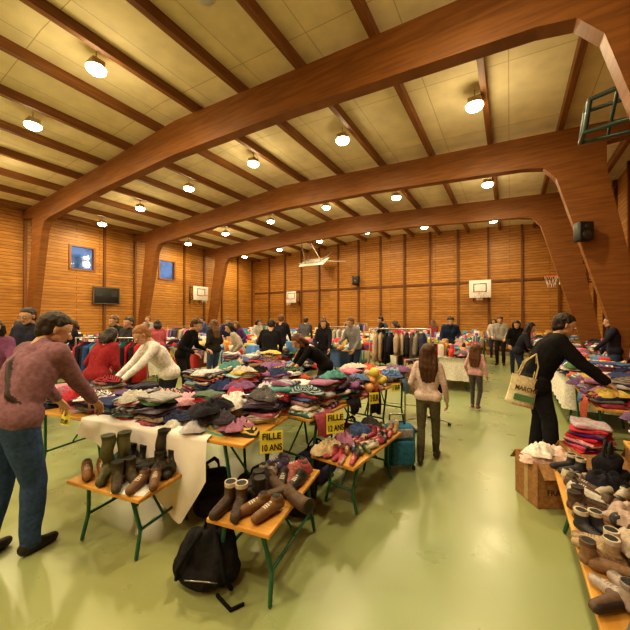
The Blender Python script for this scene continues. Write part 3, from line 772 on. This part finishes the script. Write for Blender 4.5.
def head_mesh(style):
    s = (1, 0, 0); l = (0, 1, 0)
    pr = [((0, -.032, .03), .084, (0, .012, .028), .078, s, SKIN), ((0, .03, -.005), .066, (0, .045, -.06), .044, s, SKIN), ((-.03, .02, -.055), .035, (-.015, .055, -.085), .022, s, SKIN),
          ((.03, .02, -.055), .035, (.015, .055, -.085), .022, s, SKIN), ((0, .06, -.088), .022, (0, .066, -.09), .02, s, SKIN),
          ((0, .09, .005), .008, (0, .113, -.03), .0125, s, SKIN), ((-.011, .1, -.034), .009, (.011, .1, -.034), .009, s, SKIN), ((-.034, .078, .02), .013, (.034, .078, .02), .013, s, SKIN),
          ((-.018, .088, -.058), .0075, (.018, .088, -.058), .0075, l, SKIN), ((0, .0915, -.056), .0075, (0, .0915, -.062), .0075, l, SKIN),
          ((-.08, -.008, .01), .012, (-.081, -.004, -.03), .009, s, SKIN), ((.08, -.008, .01), .012, (.081, -.004, -.03), .009, s, SKIN),
          ((-.088, -.014, .012), .009, (-.088, -.012, -.018), .008, s, SKIN), ((.088, -.014, .012), .009, (.088, -.012, -.018), .008, s, SKIN),
          ((0, -.02, -.06), .052, (0, -.04, -.17), .053, s, SKIN)]
    V, F, idx, _ = union(pr, .006, 2); parts = [(V, F, [0 if pr[i][4] == s else 1 for i in idx])]
    for e in (-1, 1):
        a, b_ = capsule((e * .032, .083, .0), .0125, (e * .032, .0835, .0), .0125, 12, 5); parts.append((a, b_, [2] * len(b_)))
        a, b_ = capsule((e * .032, .0925, .0), .0058, (e * .032, .0927, .0), .0058, 8, 3); parts.append((a, b_, [3] * len(b_)))
        a, b_ = capsule((e * .018, .092, .0235), .0035, (e * .046, .083, .025), .003, 8, 3); parts.append((a, b_, [4] * len(b_)))
    h = (0, 0, 0); hp = [((0, -.042, .04), .091, (0, -.006, .05), .082, h, HAIR), ((0, -.06, 0), .074, (0, -.066, -.045), .054, h, HAIR),
                         ((-.05, -.035, .02), .042, (-.052, -.045, -.03), .034, h, HAIR), ((.05, -.035, .02), .042, (.052, -.045, -.03), .034, h, HAIR)]
    rs = np.random.RandomState(5)
    for k in range(34):
        a = rs.uniform(0, 2 * pi); e_ = rs.uniform(.1, 1.4)
        n_ = np.array([math.cos(a) * math.cos(e_), math.sin(a) * math.cos(e_), math.sin(e_)])
        if n_[1] > .45 and n_[2] < .6: continue
        p = np.array([0, -.028, .04]) + n_ * .083; hp.append((p, .014, p + np.array([n_[0] * .014, -.012 + .022 * (n_[1] > 0), -.024]), .009, h, HAIR))
    if style == 'fringe': hp += [((-.05, .06, .07), .03, (.05, .065, .07), .03, h, HAIR)]
    if style in ('long', 'mid'):
        B = -.36 if style == 'long' else -.16
        for x in (-.06, -.02, .02, .06):
            hp.append(((x * 1.1, -.06 - .01 * (abs(x) < .03), .02), .045, (x * 1.3, -.095, B * .5), .042, h, HAIR)); hp.append(((x * 1.3, -.095, B * .5), .042, (x, -.1, B + .03 * abs(x) * 10), .022, h, HAIR))
        for e in (-1, 1): hp.append(((e * .078, -.01, .03), .026, (e * .085, -.02, max(B, -.2)), .022, h, HAIR))
    if style == 'bun': hp += [((0, -.13, .06), .036, (0, -.14, .062), .034, h, HAIR)]
    V, F, _, _ = union(hp, .007, 1, .0025, 80); parts.append((V, F, [5] * len(F)))
    return parts
HEADS = {s: head_mesh(s) for s in ('short', 'long', 'mid', 'bun', 'fringe')}
def ik(a, b, l1, l2, pole):
    a = np.array(a, float); b = np.array(b, float); d = b - a; D = np.linalg.norm(d)
    if D > (l1 + l2) * .995: b = a + d / D * (l1 + l2) * .995; d = b - a; D = np.linalg.norm(d)
    n = d / D; x = (l1 * l1 - l2 * l2 + D * D) / (2 * D); h = math.sqrt(max(l1 * l1 - x * x, 0))
    p = np.array(pole, float); p -= n * (p @ n); p /= np.linalg.norm(p)
    return a + n * x + p * h, b
def basis(f, up):
    f = np.array(f, float); f /= np.linalg.norm(f); up = np.array(up, float); up -= f * (f @ up); up /= np.linalg.norm(up); x = np.cross(f, up)
    M = np.eye(4); M[:3, 0] = x; M[:3, 1] = f; M[:3, 2] = up; return M
def person(name, x, y, heading, h=1.72, lean=0., hands=None, feet=None, top=(.05, .05, .06), pants=(.03, .04, .08), shoe=(.03, .025, .02), skin=(.55, .33, .22), hair=(.03, .018, .01),
           style='short', hy=0, hp=0, fem=False, bulk=1., vox=.014, hs=1., crouch=0, sleeve=1, boots=False, vest=None, glasses=False, extra=None, leg=1., long=0):
    T_, P_, S_ = (top, CLOTH), (pants, CLOTH), (shoe, FABB)
    sw = .158 if fem else .178; pr = []
    pel = np.array([0, -.22 * math.sin(lean), .93 - crouch])
    d1 = np.array([0, math.sin(lean * .6), math.cos(lean * .6)]); d2 = np.array([0, math.sin(lean), math.cos(lean)])
    wa = pel + .14 * d1; ch = wa + .22 * d2; sh = wa + .355 * d2; nb = sh + .05 * d2
    B = bulk
    X = np.array([1., 0, 0])
    hw = .085 if fem else .075
    pr += [(pel - X * hw, .098 * leg, pel + X * hw, .098 * leg, *P_), (pel - X * .05 + d1 * .1, .098 * B, pel + X * .05 + d1 * .1, .098 * B, *T_)]
    hem = pel + d1 * (.035 - long)
    pr += [(hem - X * (hw + .005), .108 * B, hem + X * (hw + .005), .108 * B, *T_)]
    ww = .045 if fem else .06
    for e in (-1, 1):
        pr += [(wa + X * e * ww, .092 * B, ch + X * e * .075, .103 * B, *T_), (ch + X * e * .075, .103 * B, sh + X * e * (sw - .06) - d2 * .03, .07 * B, *T_)]
        if fem and not hs > 1.1: pr.append((ch + X * e * .07 + np.cross(X, d2) * -.06, .055, ch + X * e * .068 + np.cross(X, d2) * -.065, .052, *T_))
    pr += [(sh - X * (sw - .02), .058 * B, sh + X * (sw - .02), .058 * B, *T_), (sh, .07 * B, nb, .058, *T_)]
    feet = feet or [(-.1, -.0 - .0), (.1, .03)]
    for e, f in zip((-1, 1), feet):
        az = f[2] if len(f) > 2 else 0
        hip = pel + X * e * .088 - np.array([0, 0, .03]); an = np.array([f[0], f[1], .085 + az])
        kn, an = ik(hip, an, .42, .405, (e * .12, 1, 0)); 
        pr += [(hip, .09 * leg, kn, .06 * leg, *P_), (kn, .06 * leg, kn * .6 + an * .4, .058 * leg, *P_), (kn * .6 + an * .4, .058 * leg, an + [0, 0, .0], .047 * leg, *P_)]
        if boots: pr.append((kn * .35 + an * .65, .056, an, .05, *S_))
        t0 = an + np.array([e * .0, -.035, -.04]); t1 = an + np.array([e * .02, .135, -.052 - az * .5])
        pr += [(t0, .044, (t0 + t1) / 2, .043, *S_), ((t0 + t1) / 2, .042, t1, .033, *S_)]
    hands = hands or [(-.23, .1, .86), (.23, .1, .86)]
    hd_list = []
    for e, hd in zip((-1, 1), hands):
        s0 = sh + X * e * sw - d2 * .015; el, wr = ik(s0, hd, .285, .25, (e * .55, -1, -.35))
        pr += [(s0, .056 * B, el, .046 * B, *T_)]
        if sleeve: pr += [(el, .045 * B, wr, .034 * B, *T_)]
        else: pr += [(el, .04, wr, .028, skin, SKIN)]
        hd_list.append((e, wr, (wr - el) / np.linalg.norm(wr - el)))
    if extra: pr += extra(dict(sh=sh, ch=ch, wa=wa, pel=pel, X=X, d2=d2))
    V, F, idx, _ = union(pr, vox, 3, .0045, 24)
    V[:, 2] = np.maximum(V[:, 2], 0.002)
    mb = MB(); addu(mb, pr, V, F, idx)
    for e, wr, f in hd_list:
        up = (0, 0, 1) if abs(f[2]) < .75 else (e * 1, 0, .0)
        M = basis(f, up); M[:3, 3] = wr + f * .02
        Sx = np.diag([1. if e > 0 else -1., 1, 1, 1]); Tm = M @ Sx
        FF = HF if e > 0 else [q[::-1] for q in HF]
        mb.add(HV, FF, skin, SKIN, Tm)
    pitch = -(lean * .55 + hp)
    hc = nb + .125 * np.array([0, math.sin(lean * .7 + hp * .5), math.cos(lean * .7 + hp * .5)]) + np.array([0, .02, 0])
    Th = Matrix.Translation(Vector(hc)) @ Matrix.Rotation(hy, 4, 'Z') @ Matrix.Rotation(pitch, 4, 'X') @ Matrix.Scale(hs, 4)
    cols = np.array([skin, (skin[0] * .8, skin[1] * .5, skin[2] * .5), (.75, .73, .7), (.02, .015, .01), hair, hair]); mt = [SKIN, SKIN, HARD, HARD, HAIR, HAIR]
    for Vh, Fh, tg in HEADS[style]:
        k = len(mb.M); mb.add(Vh, Fh, cols[tg], SKIN, Th); mb.M[k:] = [mt[t] for t in tg]
    if glasses:
        for e in (-1, 1):
            pts = [tuple((Th @ Vector((e * .034 + .023 * math.cos(a), .103, .018 * math.sin(a)))))for a in np.linspace(0, 2 * pi, 13)]
            tube(mb, pts, .0022, (.02, .02, .02), HARD, 6)
    s = h / 1.725
    mb.V = [v * s for v in mb.V]
    return mb.obj(name, (x, y, 0), heading)
deg = math.radians
def strap(j):
    sh, ch, wa, X, d2 = j['sh'], j['ch'], j['wa'], j['X'], j['d2']
    bk = np.array([0, -d2[2], d2[1]])
    c = (.03, .012, .015); P0 = sh - X * .12 + d2 * .075; P1 = ch - X * .05 + bk * .135; P2 = wa + X * .09 + bk * .122; P3 = wa + X * .19 - d2 * .06 
    return [(P0, .017, P1, .017, c, FABB), (P1, .017, P2, .017, c, FABB), (P2, .017, P3, .017, c, FABB)]
person('man_browsing', -3.06, .92, deg(14), 1.80, .46, [(-.3, .40, .94), (.08, .43, .95)], [(-.14, -.16), (.08, -.02)], (.23, .125, .155), (.045, .085, .19), (.02, .015, .012), hair=(.02, .012, .008), hy=deg(-30), hp=.2, bulk=1.26, leg=1.25, vox=.011, extra=strap)
person('woman_in_white_top', -4.12, 2.66, deg(168), 1.7, .62, [(-.22, .56, .93), (.2, .5, .9)], None, (.80, .79, .80), (.03, .03, .05), hair=(.3, .14, .05), style='bun', hp=.3, fem=True, vox=.012, bulk=1.15)
person('man_in_black_jacket', .36, 4.66, deg(-84), 1.8, .45, [(-.16, .55, .98), (.2, .52, .92)], [(-.12, -.1), (.12, .03)], (.012, .012, .014), (.02, .02, .025), (.02, .015, .012), hair=(.02, .012, .01), hp=.1, bulk=1.42, leg=1.3, long=.1, vox=.011)
person('girl_walking', -.84, 3.97, deg(4), 1.38, .03, [(-.2, .14, .98), (.25, .1, .9)], [(-.08, -.2, .03), (.09, .16)], (.58, .47, .44), (.11, .10, .06), (.05, .035, .025), hair=(.07, .03, .012), style='long', hy=deg(8), fem=True, hs=1.15, vox=.012, boots=True)
person('little_girl', -.56, 6.73, deg(-8), 1.19, .0, [(-.24, .12, .95), (.27, .02, .9)], [(-.1, .1), (.09, -.18, .05)], (.66, .38, .42), (.1, .09, .1), (.3, .1, .12), hair=(.12, .05, .02), style='long', fem=True, hs=1.28, vox=.013)
person('woman_leaning', -2.72, 4.5, deg(140), 1.66, .95, [(-.2, .55, .86), (.2, .5, .84)], None, (.012, .012, .014), (.03, .03, .04), hair=(.12, .05, .02), style='mid', hp=.2, fem=True, sleeve=0, bulk=1.1)
crowd = [('man', -6.55, 2.0, 215, 1.86, (.03, .035, .06), 'short', True), ('woman', -6.0, 1.45, 250, 1.68, (.2, .08, .18), 'mid', False), ('woman', -5.05, 2.35, 20, 1.6, (.28, .03, .04), 'mid', False),
         ('man', -6.9, 3.75, 200, 1.72, (.05, .05, .06), 'short', False), ('man', -5.6, 4.2, 300, 1.74, (.012, .012, .015), 'short', False), ('woman', -6.3, 5.5, 90, 1.66, (.03, .03, .03), 'long', False),
         ('man', -4.55, 5.55, 30, 1.72, (.015, .015, .02), 'short', False), ('woman', -4.2, 7.35, 200, 1.66, (.02, .02, .03), 'mid', False), ('man', -3.5, 7.7, 160, 1.74, (.25, .25, .28), 'short', False),
         ('woman', .15, 11.3, 185, 1.68, (.015, .015, .018), 'mid', False), ('man', -.3, 13.4, 170, 1.75, (.3, .28, .25), 'short', False), ('woman', 1.95, 7.2, 100, 1.62, (.05, .03, .03), 'mid', False),
         ('woman', -8.8, 5.6, 60, 1.64, (.4, .1, .12), 'mid', False), ('man', -8.1, 7.7, 220, 1.78, (.04, .06, .15), 'short', False), ('man', -4.2, 11.85, 120, 1.76, (.02, .02, .02), 'short', False),
         ('woman', -2.7, 13.9, 30, 1.64, (.3, .05, .06), 'long', False), ('woman', -8.8, 9.9, 260, 1.66, (.5, .48, .45), 'mid', False), ('man', -10.9, 3.9, 180, 1.8, (.03, .03, .04), 'short', False), ('man', -6.4, 9.8, 20, 1.75, (.1, .1, .12), 'short', False),
         ('woman', -7.6, 2.2, 120, 1.66, (.06, .03, .05), 'mid', False), ('man', -11.8, 9.8, 150, 1.78, (.08, .1, .2), 'short', False), ('man', 1.95, 9.5, 90, 1.74, (.03, .03, .05), 'short', False),
         ('man', -5.9, 7.7, 10, 1.8, (.02, .02, .03), 'short', False), ('woman', -7.3, 7.4, 180, 1.65, (.1, .05, .2), 'long', False), ('woman', -5.4, 5.4, 140, 1.65, (.45, .4, .36), 'mid', False), ('man', -7.9, 4.0, 190, 1.76, (.02, .03, .03), 'short', False),
         ('woman', -9.8, 3.9, 160, 1.64, (.02, .02, .03), 'mid', False), ('woman', -2.9, 9.85, 90, 1.66, (.5, .06, .08), 'mid', False), ('man', -1.6, 10.6, 200, 1.8, (.03, .05, .12), 'short', False), ('woman', -.6, 15.8, 180, 1.66, (.5, .45, .4), 'mid', False),
         ('man', -6.8, 11.9, 40, 1.74, (.03, .03, .03), 'short', False), ('woman', .25, 9.0, 270, 1.64, (.02, .02, .03), 'long', False), ('man', -12.6, 7.6, 200, 1.78, (.3, .3, .32), 'short', False), ('woman', -4.9, 13.95, 220, 1.66, (.05, .1, .2), 'mid', False), ('man', 2.3, 4.6, 95, 1.74, (.04, .03, .03), 'short', False)]
cr_ = random.Random(3)
for k, (kind, x, y, a, h, top, stl, gl) in enumerate(crowd):
    person('shopper_' + kind, x, y, deg(a), h, cr_.choice([0, .1, .3, .45]) if k > 1 else .05, [(-.2, cr_.uniform(.1, .4), cr_.uniform(.9, 1.05)), (.2, cr_.uniform(.1, .4), cr_.uniform(.85, 1.05))], None, top,
           cr_.choice([(.03, .04, .08), (.02, .02, .02), (.06, .09, .18)]), hair=cr_.choice([(.02, .012, .01), (.05, .025, .012), (.14, .07, .03), (.02, .015, .01)]), style=stl, hp=cr_.uniform(0, .3), fem=kind == 'woman', bulk=1.18, leg=1.1, vox=.019, glasses=gl)

# tote bag at the man's back
mb = MB(); V = []; F = []
for j in range(9):
    for k in range(20):
        a = 2 * pi * k / 20; v = j / 8
        V.append((.16 * np.sign(math.cos(a)) * abs(math.cos(a)) ** .6 * (1 - .06 * math.sin(v * pi)), (.02 + .035 * (1 - v) + .01 * math.sin(3 * a)) * math.sin(a), .34 * v))
for j in range(8):
    for k in range(20): F.append((j * 20 + k, j * 20 + (k + 1) % 20, (j + 1) * 20 + (k + 1) % 20, (j + 1) * 20 + k))
F.append(tuple(range(19, -1, -1))); mb.add(V, F, (.70, .66, .45), CLOTH)
addtext(mb, 'MARCHE', .07, TR(0, -.065, .2, 0, pi / 2), (.1, .08, .02), .24); mb.add(*box(-.11, .11, -.064, -.062, .06, .13), (.12, .3, .15), HARD, None, False)
for e in (-1, 1): tube(mb, [(-.09, e * .02, .33), (-.05, e * .02 + .02, .5), (.06, .03, .62), (.1, e * .02 + .02, .48), (.09, e * .02, .33)], .008, (.5, .42, .22), CLOTH)
o = mb.obj('tote_bag', (.08, 4.36, .70), .45); o.rotation_euler = (0, .25, .45)

# ------------------------------------------------------------ hall fittings
def hoop(name, loc, rz, arm=.6, bw=1.2, bh=.9, tilt=0):
    mb = MB(); w = (.75, .73, .68)
    V, F = rbox(bw, .04, bh, .015, 2); mb.add(V, F, w, HARD, TR(0, -arm, -bh * .3))
    y = -arm - .023
    for q in (box(-.3, .3, y - .002, y, .02, .06), box(-.3, .3, y - .002, y, .42, .46), box(-.3, -.26, y - .002, y, .02, .46), box(.26, .3, y - .002, y, .02, .46)): mb.add(*q, (.05, .05, .05), HARD, None, False)
    pts = [(.225 * math.cos(a), y - .3 + .225 * math.sin(a), .02) for a in np.linspace(0, 2 * pi, 21)]
    tube(mb, pts, .012, (.7, .12, .03), HARD); tube(mb, [(0, y, .02), (0, y - .08, .02)], .02, (.7, .12, .03), HARD)
    for k in range(10):
        a = 2 * pi * k / 10; b_ = a + .3; c2 = a + .6
        tube(mb, [(.225 * math.cos(a), y - .3 + .225 * math.sin(a), .02), (.15 * math.cos(b_), y - .3 + .15 * math.sin(b_), -.2), (.12 * math.cos(c2), y - .3 + .12 * math.sin(c2), -.4)], .005, (.8, .8, .8), CLOTH, 5)
    for e in (-1, 1):
        tube(mb, [(e * .35, -arm, .45), (e * .35, 0, .55)], .025, (.2, .2, .2), METAL); tube(mb, [(e * .35, -arm, 0), (e * .35, 0, -.3)], .025, (.2, .2, .2), METAL)
        tube(mb, [(e * .35, -.02, -.4), (e * .35, -.02, .65)], .03, (.15, .15, .15), METAL)
    return mb.obj(name, loc, rz)
hoop('basketball_hoop', (-1.3, YB - .1, 3.0), 0, .5, 1.0)
hoop('basketball_hoop', (-13.1, YB - .1, 3.0), 0, .5, .8, .8)
hoop('basketball_hoop', (XL + .1, 13.2, 3.05), pi / 2, .6, 1.1, .85)
hoop('basketball_hoop', (XR - .1, 15.4, 3.3), -pi / 2, 1.2, 1.2, .9)
mb = MB(); V, F = rbox(1.8, .05, 1.05, .02, 2); mb.add(V, F, (.72, .68, .58), HARD, TR(0, 0, 0, 0, -1.0))
mb.add(*box(-.3, .3, -.01, 0, .1, .14), (.05, .05, .05), HARD, TR(0, -.03, 0, 0, -1.0), False)
for e in (-1, 1):
    tube(mb, [(e * .6, .3, .3), (e * .9, 1.6, 1.15)], .035, (.3, .25, .2), HARD); tube(mb, [(e * .6, .3, .3), (e * .3, -.6, 1.35)], .035, (.3, .25, .2), HARD)
tube(mb, [(-.9, .1, .2), (.9, .1, .2)], .04, (.3, .25, .2), HARD); tube(mb, [(.5, .3, .3), (2.0, .9, .2)], .03, (.4, .35, .3), HARD)
mb.obj('folded_basketball_backboard', (-10.7, 17.0, 5.0))
mb = MB(); g = (.03, .06, .05)
tube(mb, [(0, 0, .45), (-.5, .3, .5), (-.55, .35, .1), (0, 0, 0)], .03, g, HARD); tube(mb, [(0, .4, .45), (-.5, .6, .5), (-.55, .65, .1), (0, .4, 0)], .027, g, HARD)
tube(mb, [(-.5, .3, .5), (-.5, .6, .5)], .03, g, HARD); tube(mb, [(-.55, .35, .1), (-.55, .65, .1)], .03, g, HARD); tube(mb, [(-.25, .15, .48), (-.28, .5, .08)], .02, g, HARD)
tube(mb, [(.05, -.05, -.1), (.05, -.05, .6)], .04, g, HARD); tube(mb, [(.05, .4, -.1), (.05, .4, .6)], .04, g, HARD); tube(mb, [(.05, -.05, .3), (.05, .4, .3)], .04, g, HARD)
mb.obj('folding_hoop_bracket', (1.42, 5.2, 4.1))
def speaker(loc, rz, w, h, d):
    mb = MB(); V, F = rbox(w, d, h, .02, 2); mb.add(V, F, (.015, .015, .017), HARD, TR(0, 0, 0))
    for z, r in ((h * .3, w * .32), (h * .75, w * .18)):
        mb.add(*cyl((0, -d / 2, z), (0, -d / 2 - .01, z), r, r * .9, 20), (.04, .04, .045), HARD)
    tube(mb, [(0, d / 2, h / 2), (0, d / 2 + .12, h / 2)], .02, (.1, .1, .1)); return mb.obj('loudspeaker', loc, rz)
speaker((1.40, 9.15, 3.4), .5, .3, .42, .22); speaker((-8.3, YB - .3, 3.8), 0, .4, .55, .3)
mb = MB(); V, F = rbox(1.15, .08, .78, .015, 2); mb.add(V, F, (.012, .012, .014), HARD, TR(0, 0, 0))
for q in (-.35, .35): mb.add(*box(q - .14, q + .14, -.045, -.04, .35, .65), (.03, .035, .03), HARD, None, False)
for q in (box(-.6, .6, -.05, .04, .76, .8), box(-.6, .6, -.05, .04, -.02, .02), box(-.6, -.56, -.05, .04, 0, .78), box(.56, .6, -.05, .04, 0, .78)): mb.add(*q, (.12, .1, .08), HARD, None, False)
mb.obj('scoreboard', (XL + .15, 8.05, 2.4), pi / 2)

# ------------------------------------------------------------ world, camera
w = bpy.data.worlds.new('dusk'); sc.world = w; w.use_nodes = True; nt = w.node_tree
bg = nt.nodes['Background']; no = N(nt, 'ShaderNodeTexNoise'); no.inputs['Scale'].default_value = 30; tc = N(nt, 'ShaderNodeTexCoord')
nt.links.new(tc.outputs['Generated'], no.inputs['Vector'])
cr = N(nt, 'ShaderNodeValToRGB'); cr.color_ramp.elements[0].color = (.05, .12, .2, 1); cr.color_ramp.elements[1].color = (.25, .42, .75, 1); cr.color_ramp.elements[0].position = .35; cr.color_ramp.elements[1].position = .6
nt.links.new(no.outputs['Fac'], cr.inputs[0]); nt.links.new(cr.outputs[0], bg.inputs['Color']); bg.inputs['Strength'].default_value = .8
cam = bpy.data.cameras.new('camera'); cam.sensor_width = 36; cam.lens = 320 * 36 / 630; cam.clip_start = .05; cam.clip_end = 100
co = bpy.data.objects.new('camera', cam); COL.objects.link(co); co.location = (0, 0, 1.7)
co.rotation_euler = (deg(90.54), 0, math.atan(195 / 320)); sc.camera = co
sc.view_settings.view_transform = 'Standard'; sc.view_settings.exposure = 0
try: sc.view_settings.look = 'Medium High Contrast'
except Exception as e: print(e)
